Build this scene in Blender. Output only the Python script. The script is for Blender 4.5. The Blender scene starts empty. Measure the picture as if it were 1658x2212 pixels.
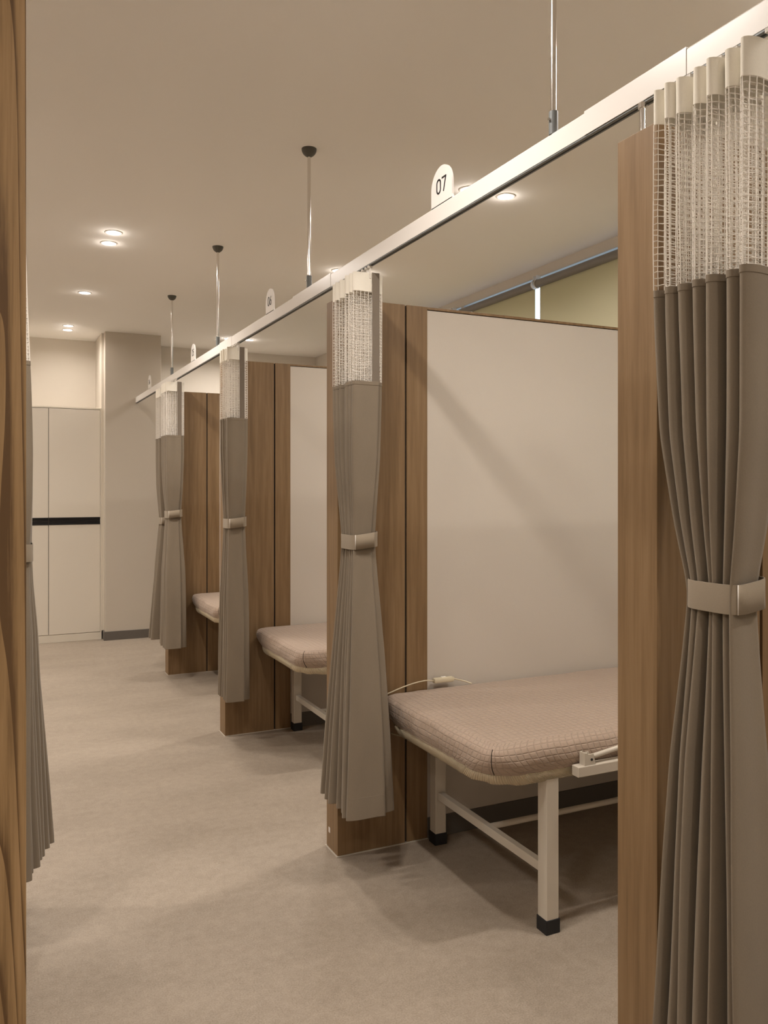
import bpy, bmesh, math, random
import numpy as np
from mathutils import Vector, Matrix

random.seed(7)
sc = bpy.context.scene
COL = sc.collection
PI = math.pi

# ------------------------------------------------------------------ camera
cam_d = bpy.data.cameras.new('camera')
cam_d.sensor_fit = 'HORIZONTAL'
cam_d.sensor_width = 36.0
cam_d.lens = 36.0 * 1774.66 / 1658.0
cam_d.shift_y = -(1106.0 - 1053.17) / 1658.0
cam_d.clip_start = 0.02
cam = bpy.data.objects.new('camera', cam_d)
cam.location = (0, 0, 1.40)
cam.rotation_euler = (PI / 2, 0, -0.4439)
COL.objects.link(cam)
sc.camera = cam

# ------------------------------------------------------------------ world + exposure
world = bpy.data.worlds.new('daylight')
sc.world = world
world.use_nodes = True
bg = world.node_tree.nodes['Background']
_n, _l = world.node_tree.nodes, world.node_tree.links
_tc = _n.new('ShaderNodeTexCoord'); _sp = _n.new('ShaderNodeSeparateXYZ'); _rp = _n.new('ShaderNodeValToRGB')
_l.new(_tc.outputs['Generated'], _sp.inputs[0]); _l.new(_sp.outputs['Z'], _rp.inputs['Fac']); _l.new(_rp.outputs['Color'], bg.inputs['Color'])
_rp.color_ramp.elements[0].position = 0.0; _rp.color_ramp.elements[0].color = (.10, .11, .12, 1)      # ground
_rp.color_ramp.elements[1].position = 0.02; _rp.color_ramp.elements[1].color = (.62, .82, 1.0, 1)     # bright sky
bg.inputs['Strength'].default_value = 5.5
sc.view_settings.view_transform = 'Standard'
sc.view_settings.look = 'None'
sc.view_settings.gamma = 1.0
sc.view_settings.use_curve_mapping = False
sc.view_settings.exposure = 0.0

LAMP_COLOR = (1.0, 0.925, 0.85)
LAMP_POWER = 8.5

# ------------------------------------------------------------------ key dimensions (metres)
ZC = 2.83            # ceiling
XE = 1.178           # end face of the right partitions
TH = 0.113           # partition thickness
HP = 2.12            # partition height
YP = [1.228, 2.886, 4.557, 6.218]
XW = 3.20            # window wall
YB = 8.48            # far wall
XR = 1.205           # curtain rail
ZR0, ZR1 = 2.188, 2.239

# ------------------------------------------------------------------ materials
def newmat(name):
    m = bpy.data.materials.new(name)
    m.use_nodes = True
    nt = m.node_tree
    return m, nt, nt.nodes, nt.links, nt.nodes['Principled BSDF']

def srgb(r, g, b):
    f = lambda v: (v / 255 / 12.92) if v / 255 <= 0.04045 else ((v / 255 + 0.055) / 1.055) ** 2.4
    return (f(r), f(g), f(b), 1)

def plain(name, c, rough=0.5, metal=0.0, bump=0.0, bscale=400, spec=0.5, mottle=0.0, mscale=3):
    m, nt, N, L, B = newmat(name)
    B.inputs['Base Color'].default_value = c
    B.inputs['Roughness'].default_value = rough
    B.inputs['Metallic'].default_value = metal
    B.inputs['Specular IOR Level'].default_value = spec
    tc = N.new('ShaderNodeTexCoord')
    if mottle:
        n = N.new('ShaderNodeTexNoise'); n.inputs['Scale'].default_value = mscale; n.inputs['Detail'].default_value = 5
        L.new(tc.outputs['Object'], n.inputs['Vector'])
        r = N.new('ShaderNodeValToRGB')
        r.color_ramp.elements[0].position = 0.3; r.color_ramp.elements[1].position = 0.7
        r.color_ramp.elements[0].color = tuple(v * (1 - mottle) for v in c[:3]) + (1,)
        r.color_ramp.elements[1].color = tuple(min(1, v * (1 + mottle)) for v in c[:3]) + (1,)
        L.new(n.outputs['Fac'], r.inputs['Fac']); L.new(r.outputs['Color'], B.inputs['Base Color'])
    if bump:
        n = N.new('ShaderNodeTexNoise'); n.inputs['Scale'].default_value = bscale; n.inputs['Detail'].default_value = 3
        L.new(tc.outputs['Object'], n.inputs['Vector'])
        b = N.new('ShaderNodeBump'); b.inputs['Strength'].default_value = bump; b.inputs['Distance'].default_value = 0.002
        L.new(n.outputs['Fac'], b.inputs['Height']); L.new(b.outputs['Normal'], B.inputs['Normal'])
    return m

def wood(name, dark, mid, light, ring=7.0, fine=1.0, cathedral=False):
    m, nt, N, L, B = newmat(name)
    tc = N.new('ShaderNodeTexCoord'); oi = N.new('ShaderNodeObjectInfo')
    off = N.new('ShaderNodeVectorMath'); off.operation = 'SCALE'; off.inputs[0].default_value = (3.1, 5.7, 9.3)
    L.new(oi.outputs['Random'], off.inputs['Scale'])
    add = N.new('ShaderNodeVectorMath'); add.operation = 'ADD'
    L.new(tc.outputs['Object'], add.inputs[0]); L.new(off.outputs[0], add.inputs[1])
    mp = N.new('ShaderNodeMapping'); mp.inputs['Scale'].default_value = (1, 1, 0.045)
    L.new(add.outputs[0], mp.inputs['Vector'])
    n1 = N.new('ShaderNodeTexNoise'); n1.inputs['Scale'].default_value = 55; n1.inputs['Detail'].default_value = 7; n1.inputs['Roughness'].default_value = .65
    L.new(mp.outputs['Vector'], n1.inputs['Vector'])
    mp2 = N.new('ShaderNodeMapping'); mp2.inputs['Scale'].default_value = (1, 1, 0.012)
    L.new(add.outputs[0], mp2.inputs['Vector'])
    n2 = N.new('ShaderNodeTexNoise'); n2.inputs['Scale'].default_value = 420 * fine; n2.inputs['Detail'].default_value = 3
    L.new(mp2.outputs['Vector'], n2.inputs['Vector'])
    # cathedral rings
    mp3 = N.new('ShaderNodeMapping'); mp3.inputs['Scale'].default_value = (1, 1, 0.10 if cathedral else 0.05)
    L.new(add.outputs[0], mp3.inputs['Vector'])
    n3 = N.new('ShaderNodeTexNoise'); n3.inputs['Scale'].default_value = 5.0 if cathedral else 4; n3.inputs['Detail'].default_value = 1.5
    L.new(mp3.outputs['Vector'], n3.inputs['Vector'])
    mul = N.new('ShaderNodeMath'); mul.operation = 'MULTIPLY'; mul.inputs[1].default_value = ring * (3.6 if cathedral else 1)
    L.new(n3.outputs['Fac'], mul.inputs[0])
    fr = N.new('ShaderNodeMath'); fr.operation = 'FRACT'; L.new(mul.outputs[0], fr.inputs[0])
    pw = N.new('ShaderNodeMath'); pw.operation = 'POWER'; pw.inputs[1].default_value = 4.5 if cathedral else 1.5
    L.new(fr.outputs[0], pw.inputs[0])
    a1 = N.new('ShaderNodeMath'); a1.operation = 'MULTIPLY_ADD'; a1.inputs[1].default_value = -0.40 if cathedral else -0.05
    L.new(pw.outputs[0], a1.inputs[0]); L.new(n1.outputs['Fac'], a1.inputs[2])
    a2 = N.new('ShaderNodeMath'); a2.operation = 'MULTIPLY_ADD'; a2.inputs[1].default_value = 0.22
    L.new(n2.outputs['Fac'], a2.inputs[0]); L.new(a1.outputs[0], a2.inputs[2])
    r = N.new('ShaderNodeValToRGB'); cr = r.color_ramp
    cr.elements[0].position = 0.30; cr.elements[0].color = dark
    cr.elements[1].position = 0.78; cr.elements[1].color = light
    e = cr.elements.new(0.56); e.color = mid
    L.new(a2.outputs[0], r.inputs['Fac']); L.new(r.outputs['Color'], B.inputs['Base Color'])
    B.inputs['Roughness'].default_value = 0.48
    B.inputs['Specular IOR Level'].default_value = 0.35
    b = N.new('ShaderNodeBump'); b.inputs['Strength'].default_value = 0.12; b.inputs['Distance'].default_value = 0.001
    L.new(n2.outputs['Fac'], b.inputs['Height']); L.new(b.outputs['Normal'], B.inputs['Normal'])
    return m

def fabric(name, c, var=0.10, weave=900, bump=0.25):
    m, nt, N, L, B = newmat(name)
    tc = N.new('ShaderNodeTexCoord')
    n = N.new('ShaderNodeTexNoise'); n.inputs['Scale'].default_value = weave; n.inputs['Detail'].default_value = 2
    mp = N.new('ShaderNodeMapping'); mp.inputs['Scale'].default_value = (1, 1, 0.35)
    L.new(tc.outputs['Object'], mp.inputs['Vector']); L.new(mp.outputs['Vector'], n.inputs['Vector'])
    n2 = N.new('ShaderNodeTexNoise'); n2.inputs['Scale'].default_value = 14; n2.inputs['Detail'].default_value = 4
    L.new(mp.outputs['Vector'], n2.inputs['Vector'])
    a = N.new('ShaderNodeMath'); a.operation = 'ADD'; L.new(n.outputs['Fac'], a.inputs[0]); L.new(n2.outputs['Fac'], a.inputs[1])
    r = N.new('ShaderNodeValToRGB'); r.color_ramp.elements[0].position = 0.25; r.color_ramp.elements[1].position = 0.75
    h = N.new('ShaderNodeMath'); h.operation = 'MULTIPLY'; h.inputs[1].default_value = 0.5; L.new(a.outputs[0], h.inputs[0])
    r.color_ramp.elements[0].color = tuple(v * (1 - var) for v in c[:3]) + (1,)
    r.color_ramp.elements[1].color = tuple(v * (1 + var) for v in c[:3]) + (1,)
    L.new(h.outputs[0], r.inputs['Fac']); L.new(r.outputs['Color'], B.inputs['Base Color'])
    B.inputs['Roughness'].default_value = 0.92
    B.inputs['Specular IOR Level'].default_value = 0.15
    B.inputs['Sheen Weight'].default_value = 0.15
    b = N.new('ShaderNodeBump'); b.inputs['Strength'].default_value = bump; b.inputs['Distance'].default_value = 0.0008
    L.new(n.outputs['Fac'], b.inputs['Height']); L.new(b.outputs['Normal'], B.inputs['Normal'])
    return m

def quilt_mat():
    m, nt, N, L, B = newmat('quilted_cotton')
    uv = N.new('ShaderNodeUVMap'); uv.uv_map = 'UVMap'
    # slight waviness of the stitch lines
    nz = N.new('ShaderNodeTexNoise'); nz.inputs['Scale'].default_value = 9; nz.inputs['Detail'].default_value = 2
    L.new(uv.outputs['UV'], nz.inputs['Vector'])
    sb = N.new('ShaderNodeVectorMath'); sb.operation = 'SUBTRACT'; sb.inputs[1].default_value = (.5, .5, .5); L.new(nz.outputs['Color'], sb.inputs[0])
    scl = N.new('ShaderNodeVectorMath'); scl.operation = 'SCALE'; scl.inputs['Scale'].default_value = 0.014; L.new(sb.outputs[0], scl.inputs[0])
    ad = N.new('ShaderNodeVectorMath'); ad.operation = 'ADD'; L.new(uv.outputs['UV'], ad.inputs[0]); L.new(scl.outputs[0], ad.inputs[1])
    sp = N.new('ShaderNodeSeparateXYZ'); L.new(ad.outputs[0], sp.inputs[0])
    outs = []
    for ax in ('X', 'Y'):
        d = N.new('ShaderNodeMath'); d.operation = 'DIVIDE'; d.inputs[1].default_value = 0.0235; L.new(sp.outputs[ax], d.inputs[0])
        f = N.new('ShaderNodeMath'); f.operation = 'FRACT'; L.new(d.outputs[0], f.inputs[0])
        s = N.new('ShaderNodeMath'); s.operation = 'SUBTRACT'; s.inputs[1].default_value = 0.5; L.new(f.outputs[0], s.inputs[0])
        a = N.new('ShaderNodeMath'); a.operation = 'ABSOLUTE'; L.new(s.outputs[0], a.inputs[0])      # .5 at the stitch
        p = N.new('ShaderNodeMath'); p.operation = 'MULTIPLY'; p.inputs[1].default_value = 2; L.new(a.outputs[0], p.inputs[0])
        q = N.new('ShaderNodeMath'); q.operation = 'POWER'; q.inputs[1].default_value = 7; L.new(p.outputs[0], q.inputs[0])
        outs.append(q)
    mx = N.new('ShaderNodeMath'); mx.operation = 'MAXIMUM'; L.new(outs[0].outputs[0], mx.inputs[0]); L.new(outs[1].outputs[0], mx.inputs[1])
    inv = N.new('ShaderNodeMath'); inv.operation = 'SUBTRACT'; inv.inputs[0].default_value = 1; L.new(mx.outputs[0], inv.inputs[1])
    n2 = N.new('ShaderNodeTexNoise'); n2.inputs['Scale'].default_value = 45; n2.inputs['Detail'].default_value = 4; L.new(uv.outputs['UV'], n2.inputs['Vector'])
    ma = N.new('ShaderNodeMath'); ma.operation = 'MULTIPLY_ADD'; ma.inputs[1].default_value = 1.1
    L.new(n2.outputs['Fac'], ma.inputs[0]); L.new(inv.outputs[0], ma.inputs[2])
    b = N.new('ShaderNodeBump'); b.inputs['Strength'].default_value = 0.55; b.inputs['Distance'].default_value = 0.0046
    L.new(ma.outputs[0], b.inputs['Height']); L.new(b.outputs['Normal'], B.inputs['Normal'])
    c = QUILT_C
    r = N.new('ShaderNodeMix'); r.data_type = 'RGBA'
    r.inputs['A'].default_value = c; r.inputs['B'].default_value = tuple(v * .62 for v in c[:3]) + (1,)
    q2 = N.new('ShaderNodeMath'); q2.operation = 'POWER'; q2.inputs[1].default_value = 4; L.new(mx.outputs[0], q2.inputs[0])
    q3 = N.new('ShaderNodeMath'); q3.operation = 'MULTIPLY'; q3.inputs[1].default_value = .28; L.new(q2.outputs[0], q3.inputs[0])
    L.new(q3.outputs[0], r.inputs['Factor']); L.new(r.outputs['Result'], B.inputs['Base Color'])
    B.inputs['Roughness'].default_value = .72; B.inputs['Specular IOR Level'].default_value = .3
    B.inputs['Sheen Weight'].default_value = .2
    return m

def ribbed_mat(name, c, cell):
    m, nt, N, L, B = newmat(name)
    uv = N.new('ShaderNodeUVMap'); uv.uv_map = 'UVMap'
    sp = N.new('ShaderNodeSeparateXYZ'); L.new(uv.outputs['UV'], sp.inputs[0])
    d = N.new('ShaderNodeMath'); d.operation = 'MULTIPLY'; d.inputs[1].default_value = 2 * PI / cell; L.new(sp.outputs['X'], d.inputs[0])
    s = N.new('ShaderNodeMath'); s.operation = 'SINE'; L.new(d.outputs[0], s.inputs[0])
    b = N.new('ShaderNodeBump'); b.inputs['Strength'].default_value = .9; b.inputs['Distance'].default_value = .0015
    L.new(s.outputs[0], b.inputs['Height']); L.new(b.outputs['Normal'], B.inputs['Normal'])
    B.inputs['Base Color'].default_value = c; B.inputs['Roughness'].default_value = .85
    return m

def floor_mat():
    m, nt, N, L, B = newmat('vinyl_floor')
    tc = N.new('ShaderNodeTexCoord')
    def noise(sc_, det, rough=.5, stretch=None):
        n = N.new('ShaderNodeTexNoise'); n.inputs['Scale'].default_value = sc_; n.inputs['Detail'].default_value = det; n.inputs['Roughness'].default_value = rough
        if stretch:
            mp = N.new('ShaderNodeMapping'); mp.inputs['Scale'].default_value = stretch; mp.inputs['Rotation'].default_value = (0, 0, .5)
            L.new(tc.outputs['Object'], mp.inputs['Vector']); L.new(mp.outputs['Vector'], n.inputs['Vector'])
        else: L.new(tc.outputs['Object'], n.inputs['Vector'])
        return n
    a = noise(1.6, 6, .6, (1, 2.2, 1)); b_ = noise(28, 8, .75); c_ = noise(220, 3, .6)
    m1 = N.new('ShaderNodeMath'); m1.operation = 'MULTIPLY_ADD'; m1.inputs[1].default_value = .38; L.new(b_.outputs['Fac'], m1.inputs[0]); sa_ = N.new('ShaderNodeMath'); sa_.operation = 'MULTIPLY_ADD'; sa_.inputs[1].default_value = .30; sa_.inputs[2].default_value = .23; L.new(a.outputs['Fac'], sa_.inputs[0]); L.new(sa_.outputs[0], m1.inputs[2])
    m2 = N.new('ShaderNodeMath'); m2.operation = 'MULTIPLY_ADD'; m2.inputs[1].default_value = .60; L.new(c_.outputs['Fac'], m2.inputs[0]); L.new(m1.outputs[0], m2.inputs[2])
    r = N.new('ShaderNodeValToRGB'); cr = r.color_ramp
    cr.elements[0].position = .74; cr.elements[0].color = FLOOR_D
    cr.elements[1].position = 1.0; cr.elements[1].color = FLOOR_L
    L.new(m2.outputs[0], r.inputs['Fac']); L.new(r.outputs['Color'], B.inputs['Base Color'])
    B.inputs['Roughness'].default_value = .55; B.inputs['Specular IOR Level'].default_value = .3
    bp = N.new('ShaderNodeBump'); bp.inputs['Strength'].default_value = .08; bp.inputs['Distance'].default_value = .001
    L.new(c_.outputs['Fac'], bp.inputs['Height']); L.new(bp.outputs['Normal'], B.inputs['Normal'])
    return m

def blind_mat():
    m, nt, N, L, B = newmat('blind_cloth')
    out = N['Material Output']
    tr = N.new('ShaderNodeBsdfTranslucent'); tr.inputs['Color'].default_value = (.60, .50, .25, 1)
    df = N.new('ShaderNodeBsdfDiffuse'); df.inputs['Color'].default_value = (.64, .60, .45, 1)
    mx = N.new('ShaderNodeMixShader'); mx.inputs['Fac'].default_value = .25
    tc = N.new('ShaderNodeTexCoord'); n = N.new('ShaderNodeTexNoise'); n.inputs['Scale'].default_value = 700; L.new(tc.outputs['Object'], n.inputs['Vector'])
    b = N.new('ShaderNodeBump'); b.inputs['Strength'].default_value = .2; b.inputs['Distance'].default_value = .0005; L.new(n.outputs['Fac'], b.inputs['Height'])
    L.new(b.outputs['Normal'], df.inputs['Normal'])
    L.new(df.outputs[0], mx.inputs[1]); L.new(tr.outputs[0], mx.inputs[2]); L.new(mx.outputs[0], out.inputs['Surface'])
    return m

QUILT_C = (0.42, 0.318, 0.245, 1)
FLOOR_D = (0.272, 0.223, 0.172, 1)
FLOOR_L = (0.408, 0.340, 0.272, 1)
M = {}
M['ceiling'] = plain('ceiling_paint', (.91, .875, .83, 1), .9, bump=.1, bscale=250, spec=.2)
M['wall'] = plain('wall_paint', (.70, .64, .56, 1), .85, bump=.15, bscale=350, spec=.2, mottle=.015)
M['wall_brown'] = plain('column_paint', (.58, .52, .44, 1), .85, bump=.2, bscale=350, spec=.2)
M['panel'] = plain('partition_panel_laminate', (.615, .555, .485, 1), .6, bump=.2, bscale=500, spec=.25, mottle=.01)
M['wood'] = wood('oak_laminate', (.160, .098, .045, 1), (.220, .134, .064, 1), (.268, .172, .088, 1))
M['wood_big'] = wood('oak_cathedral', (.130, .072, .030, 1), (.33, .205, .094, 1), (.43, .275, .138, 1), ring=9, cathedral=True)
M['dark'] = plain('groove_shadow_black', (.02, .014, .010, 1), .8)
M['skirting'] = plain('grey_skirting', (.135, .120, .105, 1), .5, spec=.3)
M['sealant'] = plain('silicone', (.55, .50, .43, 1), .5)
M['curtain'] = fabric('taupe_blackout_cloth', (.232, .188, .138, 1))
M['binding'] = fabric('grey_binding_cloth', (.20, .165, .130, 1))
M['header'] = fabric('cream_header_cloth', (.86, .81, .71, 1), var=.04)
M['tie'] = fabric('tieback_cloth', (.30, .245, .18, 1), var=.06)
M['thread'] = plain('white_net_thread', (.88, .83, .76, 1), .8, spec=.2)
M['white_tab'] = plain('white_hook_tape', (.75, .70, .64, 1), .7)
M['rail'] = plain('rail_white_aluminium', (.80, .76, .72, 1), .28, spec=.6)
M['rail_dark'] = plain('rail_slot_dark', (.05, .045, .04, 1), .4)
M['chrome'] = plain('polished_steel', (.80, .78, .75, 1), .16, metal=1.0)
M['socket'] = plain('grey_plastic', (.16, .17, .17, 1), .4)
M['dome'] = plain('dark_grey_dome', (.085, .080, .065, 1), .5)
M['sign'] = plain('white_acrylic', (.84, .80, .76, 1), .3)
M['ink'] = plain('black_digits', (.012, .012, .014, 1), .4)
M['quilt'] = quilt_mat()
M['elastic'] = ribbed_mat('ribbed_elastic', (.62, .52, .36, 1), .0052)
M['bedmetal'] = plain('cream_powder_coat', (.62, .56, .47, 1), .35, spec=.5)
M['rubber'] = plain('black_rubber', (.010, .010, .012, 1), .5)
M['cord'] = plain('cream_plastic', (.66, .58, .42, 1), .4)
M['cabinet'] = plain('cabinet_laminate', (.74, .68, .59, 1), .35, spec=.4)
M['cabinet_edge'] = plain('cabinet_edge_cream', (.74, .68, .58, 1), .5)
M['handle'] = plain('black_anodised', (.018, .018, .020, 1), .3, metal=.4)
M['seam'] = plain('door_seam', (.10, .085, .07, 1), .8)
M['floor'] = floor_mat()
M['blind'] = blind_mat()
M['roller'] = plain('grey_roller_tube', (.20, .185, .17, 1), .45)
M['frame'] = plain('window_frame_white', (.62, .62, .62, 1), .4)
mg, nt, N, L, B = newmat('window_glass')
B.inputs['Base Color'].default_value = (.85, .93, 1, 1); B.inputs['Roughness'].default_value = 0.0
B.inputs['Transmission Weight'].default_value = 1.0; B.inputs['IOR'].default_value = 1.01
M['glass'] = mg
ml, nt, N, L, B = newmat('lit_diffuser')
B.inputs['Emission Color'].default_value = (1, .95, .88, 1); B.inputs['Emission Strength'].default_value = 9
M['lit'] = ml
M['trim'] = plain('white_lamp_ring', (.75, .70, .64, 1), .4)

# ------------------------------------------------------------------ helpers
def tag(o, label=None, cat=None, group=None, kind=None):
    if label: o['label'] = label
    if cat: o['category'] = cat
    if group: o['group'] = group
    if kind: o['kind'] = kind
    return o

def empty(name, loc, label=None, cat=None, group=None):
    o = bpy.data.objects.new(name, None)
    o.empty_display_size = .1
    o.location = loc
    COL.objects.link(o)
    return tag(o, label, cat, group)

class MB:
    """collects geometry, then links it as one mesh object"""
    def __init__(s): s.v = []; s.f = []; s.uv = None
    def box(s, x0, x1, y0, y1, z0, z1, bev=0.0):
        if bev > 0:
            bm = bmesh.new()
            bmesh.ops.create_cube(bm, size=1)
            for v in bm.verts:
                v.co = Vector((x0 + (v.co.x + .5) * (x1 - x0), y0 + (v.co.y + .5) * (y1 - y0), z0 + (v.co.z + .5) * (z1 - z0)))
            bmesh.ops.bevel(bm, geom=bm.edges[:], offset=bev, segments=2, affect='EDGES', profile=.5)
            s.bm(bm); bm.free(); return s
        n = len(s.v)
        s.v += [(x, y, z) for z in (z0, z1) for y in (y0, y1) for x in (x0, x1)]
        s.f += [(n, n+2, n+3, n+1), (n+4, n+5, n+7, n+6), (n, n+1, n+5, n+4), (n+2, n+6, n+7, n+3), (n, n+4, n+6, n+2), (n+1, n+3, n+7, n+5)]
        return s
    def bm(s, bm):
        n = len(s.v); bm.verts.index_update()
        s.v += [tuple(v.co) for v in bm.verts]
        s.f += [tuple(n + v.index for v in f.verts) for f in bm.faces]
        return s
    def tube(s, pts, r, seg=12, cap=True):
        pts = [Vector(p) for p in pts]; n0 = len(s.v); k = len(pts)
        up = None
        for i, p in enumerate(pts):
            t = (pts[min(i+1, k-1)] - pts[max(i-1, 0)]).normalized()
            if up is None:
                up = Vector((0, 0, 1)) if abs(t.z) < .9 else Vector((1, 0, 0))
            a = t.cross(up).normalized(); b = a.cross(t).normalized(); up = b
            rr = r[i] if isinstance(r, (list, tuple)) else r
            for j in range(seg):
                th = 2 * PI * j / seg
                s.v.append(tuple(p + a * math.cos(th) * rr + b * math.sin(th) * rr))
        for i in range(k - 1):
            for j in range(seg):
                j2 = (j + 1) % seg
                s.f.append((n0 + i*seg + j, n0 + i*seg + j2, n0 + (i+1)*seg + j2, n0 + (i+1)*seg + j))
        if cap:
            s.f.append(tuple(n0 + j for j in reversed(range(seg))))
            s.f.append(tuple(n0 + (k-1)*seg + j for j in range(seg)))
        return s
    def prism(s, poly, axis, a0, a1):
        """poly: list of 2D points; axis 'x': points are (y,z)"""
        n = len(s.v); k = len(poly)
        for a in (a0, a1):
            for p in poly:
                s.v.append((a, p[0], p[1]) if axis == 'x' else (p[0], a, p[1]) if axis == 'y' else (p[0], p[1], a))
        s.f.append(tuple(n + i for i in range(k))); s.f.append(tuple(n + k + i for i in reversed(range(k))))
        for i in range(k):
            j = (i + 1) % k
            s.f.append((n + i, n + k + i, n + k + j, n + j))
        return s
    def build(s, name, mat, parent=None, smooth=False, angle=None):
        me = bpy.data.meshes.new(name)
        me.from_pydata(s.v, [], s.f)
        bm = bmesh.new(); bm.from_mesh(me); bmesh.ops.recalc_face_normals(bm, faces=bm.faces); bm.to_mesh(me); bm.free()
        if s.uv is not None:
            uvl = me.uv_layers.new(name='UVMap')
            # uv given per face corner, matching s.f order before normal recalculation is unsafe: use per-vertex lookup
            for lp in me.loops: uvl.data[lp.index].uv = s.uv[lp.vertex_index]
        me.materials.append(mat)
        if smooth:
            me.polygons.foreach_set('use_smooth', [True] * len(me.polygons))
            if angle: me.set_sharp_from_angle(angle=angle)
        o = bpy.data.objects.new(name, me)
        COL.objects.link(o)
        if parent: o.parent = parent
        return o

def copy_tree(o, parent=None):
    c = o.copy(); COL.objects.link(c)
    if parent: c.parent = parent
    for ch in [x for x in bpy.data.objects if x.parent == o]:
        copy_tree(ch, c)
    return c

def structure(o): o['kind'] = 'structure'; return o

# ------------------------------------------------------------------ room shell
XL, YN = -2.4, -2.2
structure(MB().box(XL, XW + .25, YN, YB + .1, -.08, 0).build('floor', M['floor']))
structure(MB().box(XL - .1, XW + .25, YN - .1, YB + .1, ZC, ZC + .08).build('ceiling', M['ceiling']))
structure(MB().box(XL, XW, YB, YB + .1, 0, ZC).build('wall_back', M['wall']))
structure(MB().box(XL - .1, XL, YN, YB + .1, 0, ZC).build('wall_left', M['wall']))
structure(MB().box(XL - .1, XW, YN - .1, YN, 0, ZC).build('wall_front', M['wall']))
# window wall with a long opening
WY0, WY1, WZ0, WZ1 = -.95, 7.45, .95, 2.772
w = MB()
w.box(XW, XW + .15, YN - .1, WY0, 0, ZC); w.box(XW, XW + .15, WY1, YB + .1, 0, ZC)
w.box(XW, XW + .15, WY0, WY1, 0, WZ0); w.box(XW, XW + .15, WY0, WY1, WZ1, ZC)
structure(w.build('wall_right', M['wall']))
# boxed-out column at the far end of the bays
CX0, CX1, CY = .926, 1.426, 7.885
structure(MB().box(CX0, CX1, CY, YB, 0, ZC, .002).build('wall_column', M['wall_brown']))
structure(MB().box(CX0 - .012, CX1 + .012, CY - .012, YB, 0, .08, .002).build('baseboard_column', M['skirting']))
structure(MB().box(CX1 + .012, XW, YB - .012, YB, 0, .08, .002).build('baseboard_back', M['skirting']))
structure(MB().box(XW - .012, XW, YP[3] + TH + .02, YB - .012, 0, .08, .002).build('baseboard_right', M['skirting']))

# window: frame, mullions, panes
win = empty('window_1', (XW + .001, WY0, WZ0)); structure(win)
WL = WY1 - WY0; WH = WZ1 - WZ0
f = MB()
f.box(0, .05, 0, WL, 0, .04); f.box(0, .05, 0, WL, WH - .006, WH); f.box(0, .05, 0, .04, .04, WH - .006); f.box(0, .05, WL - .04, WL, .04, WH - .006)
f.build('window_frame', M['frame'], win)
nwin = 4
for i in range(nwin):
    y0 = WL * i / nwin; y1 = WL * (i + 1) / nwin
    if i: MB().box(0, .05, y0 - .02, y0 + .02, .04, WH - .006).build('mullion', M['frame'], win)
    MB().box(.003, .007, y0 + .021, y1 - .021, .041, WH - .007).build('pane', M['glass'], win)

# roller blinds
def blind(y1, y0, label):
    """y1 far end, y0 near end of one blind"""
    r = empty('roller_blind', (XW - .026, y0, 2.716), label, 'blind', 'roller blinds over the long window')
    Wd = y1 - y0
    MB().tube([(0, .006, 0), (0, Wd - .006, 0)], .025, 24).build('roller_tube', M['roller'], r, True, .6)
    c = MB(); c.box(.0135, .0155, .012, Wd - .012, -1.74, -.001); c.build('blind_cloth', M['blind'], r)
    MB().box(.006, .022, .012, Wd - .012, -1.765, -1.74, .003).build('bottom_bar', M['roller'], r)
    for yy in (0, Wd - .005):
        b = MB(); b.prism([(yy_ * .030, zz * .030) for yy_, zz in [(math.cos(t), math.sin(t)) for t in np.linspace(0, 2*PI, 17)[:-1]]], 'y', yy, yy + .005)
        b.box(-.012, .024, yy, yy + .005, .0, .056)
        b.build('bracket', M['trim'], r)
    return r
edges = [7.43, 6.50, 5.45, 4.385, 3.33, 2.27, 1.21, .15, -.90]
names_b = ['roller blind nearest the far end of the window', 'second roller blind from the far end of the window',
           'olive roller blind left of the bright vertical gap above partition 07',
           'olive roller blind right of the bright vertical gap, beside the near partition end',
           'olive roller blind behind the near partition end', 'roller blind beside the nearest bed',
           'roller blind at the head of the nearest bay', 'roller blind at the near end of the window']
for i in range(8):
    blind(edges[i] - .014, edges[i+1] + .014, names_b[i])

# ------------------------------------------------------------------ partitions
def make_partition(x, y, label, length=XW - XE - .002, mirror=False, wmat='wood', group='oak and white partitions between the bays'):
    r = empty('partition', (x, y, 0), label, 'partition', group)
    sgn = -1 if mirror else 1
    def bx(a0, a1, y0, y1, z0, z1, bev=0):
        m = MB()
        lo, hi = sorted((a0 * sgn, a1 * sgn)); return m.box(lo, hi, y0, y1, z0, z1, bev)
    bx(0, .286, 0, TH, 0, HP, .0012).build('end_post', M[wmat], r)
    bx(.286, .294, .007, TH - .007, 0, HP - .003).build('groove_strip', M['dark'], r)
    bx(.294, .386, 0, TH, 0, HP, .0010).build('trim_board', M[wmat], r)
    bx(.386, length, .003, TH - .003, 0, HP - .013).build('panel', M['panel'], r)
    bx(.386, length, 0, TH, HP - .010, HP, .0008).build('cap_rail', M[wmat], r)
    bx(.386, length, .006, TH - .006, HP - .013, HP - .010).build('cap_groove', M['dark'], r)
    bx(.386, length, -.004, .003, 0, .083, .001).build('baseboard', M['skirting'], r)
    bx(.386, length, TH - .003, TH + .004, 0, .083, .001).build('baseboard', M['skirting'], r)
    s = bx(-.005, .386, -.005, TH + .005, 0, .003); s.build('sealant_bead', M['sealant'], r)
    return r
P_labels = ['nearest oak partition, its tall end post cut by the right side of the photo, beside the large curtain',
            'oak and white partition behind the mattress with the switch cord, second from the camera',
            'oak and white partition third from the camera, behind the curtain under sign 06',
            'farthest oak partition, short of the beige column']
PT = []
p0 = make_partition(XE, YP[0], P_labels[0])
PT.append(p0)
for k in (1, 2, 3):
    c = copy_tree(p0); c.location = (XE, YP[k], 0); c['label'] = P_labels[k]; PT.append(c)
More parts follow.
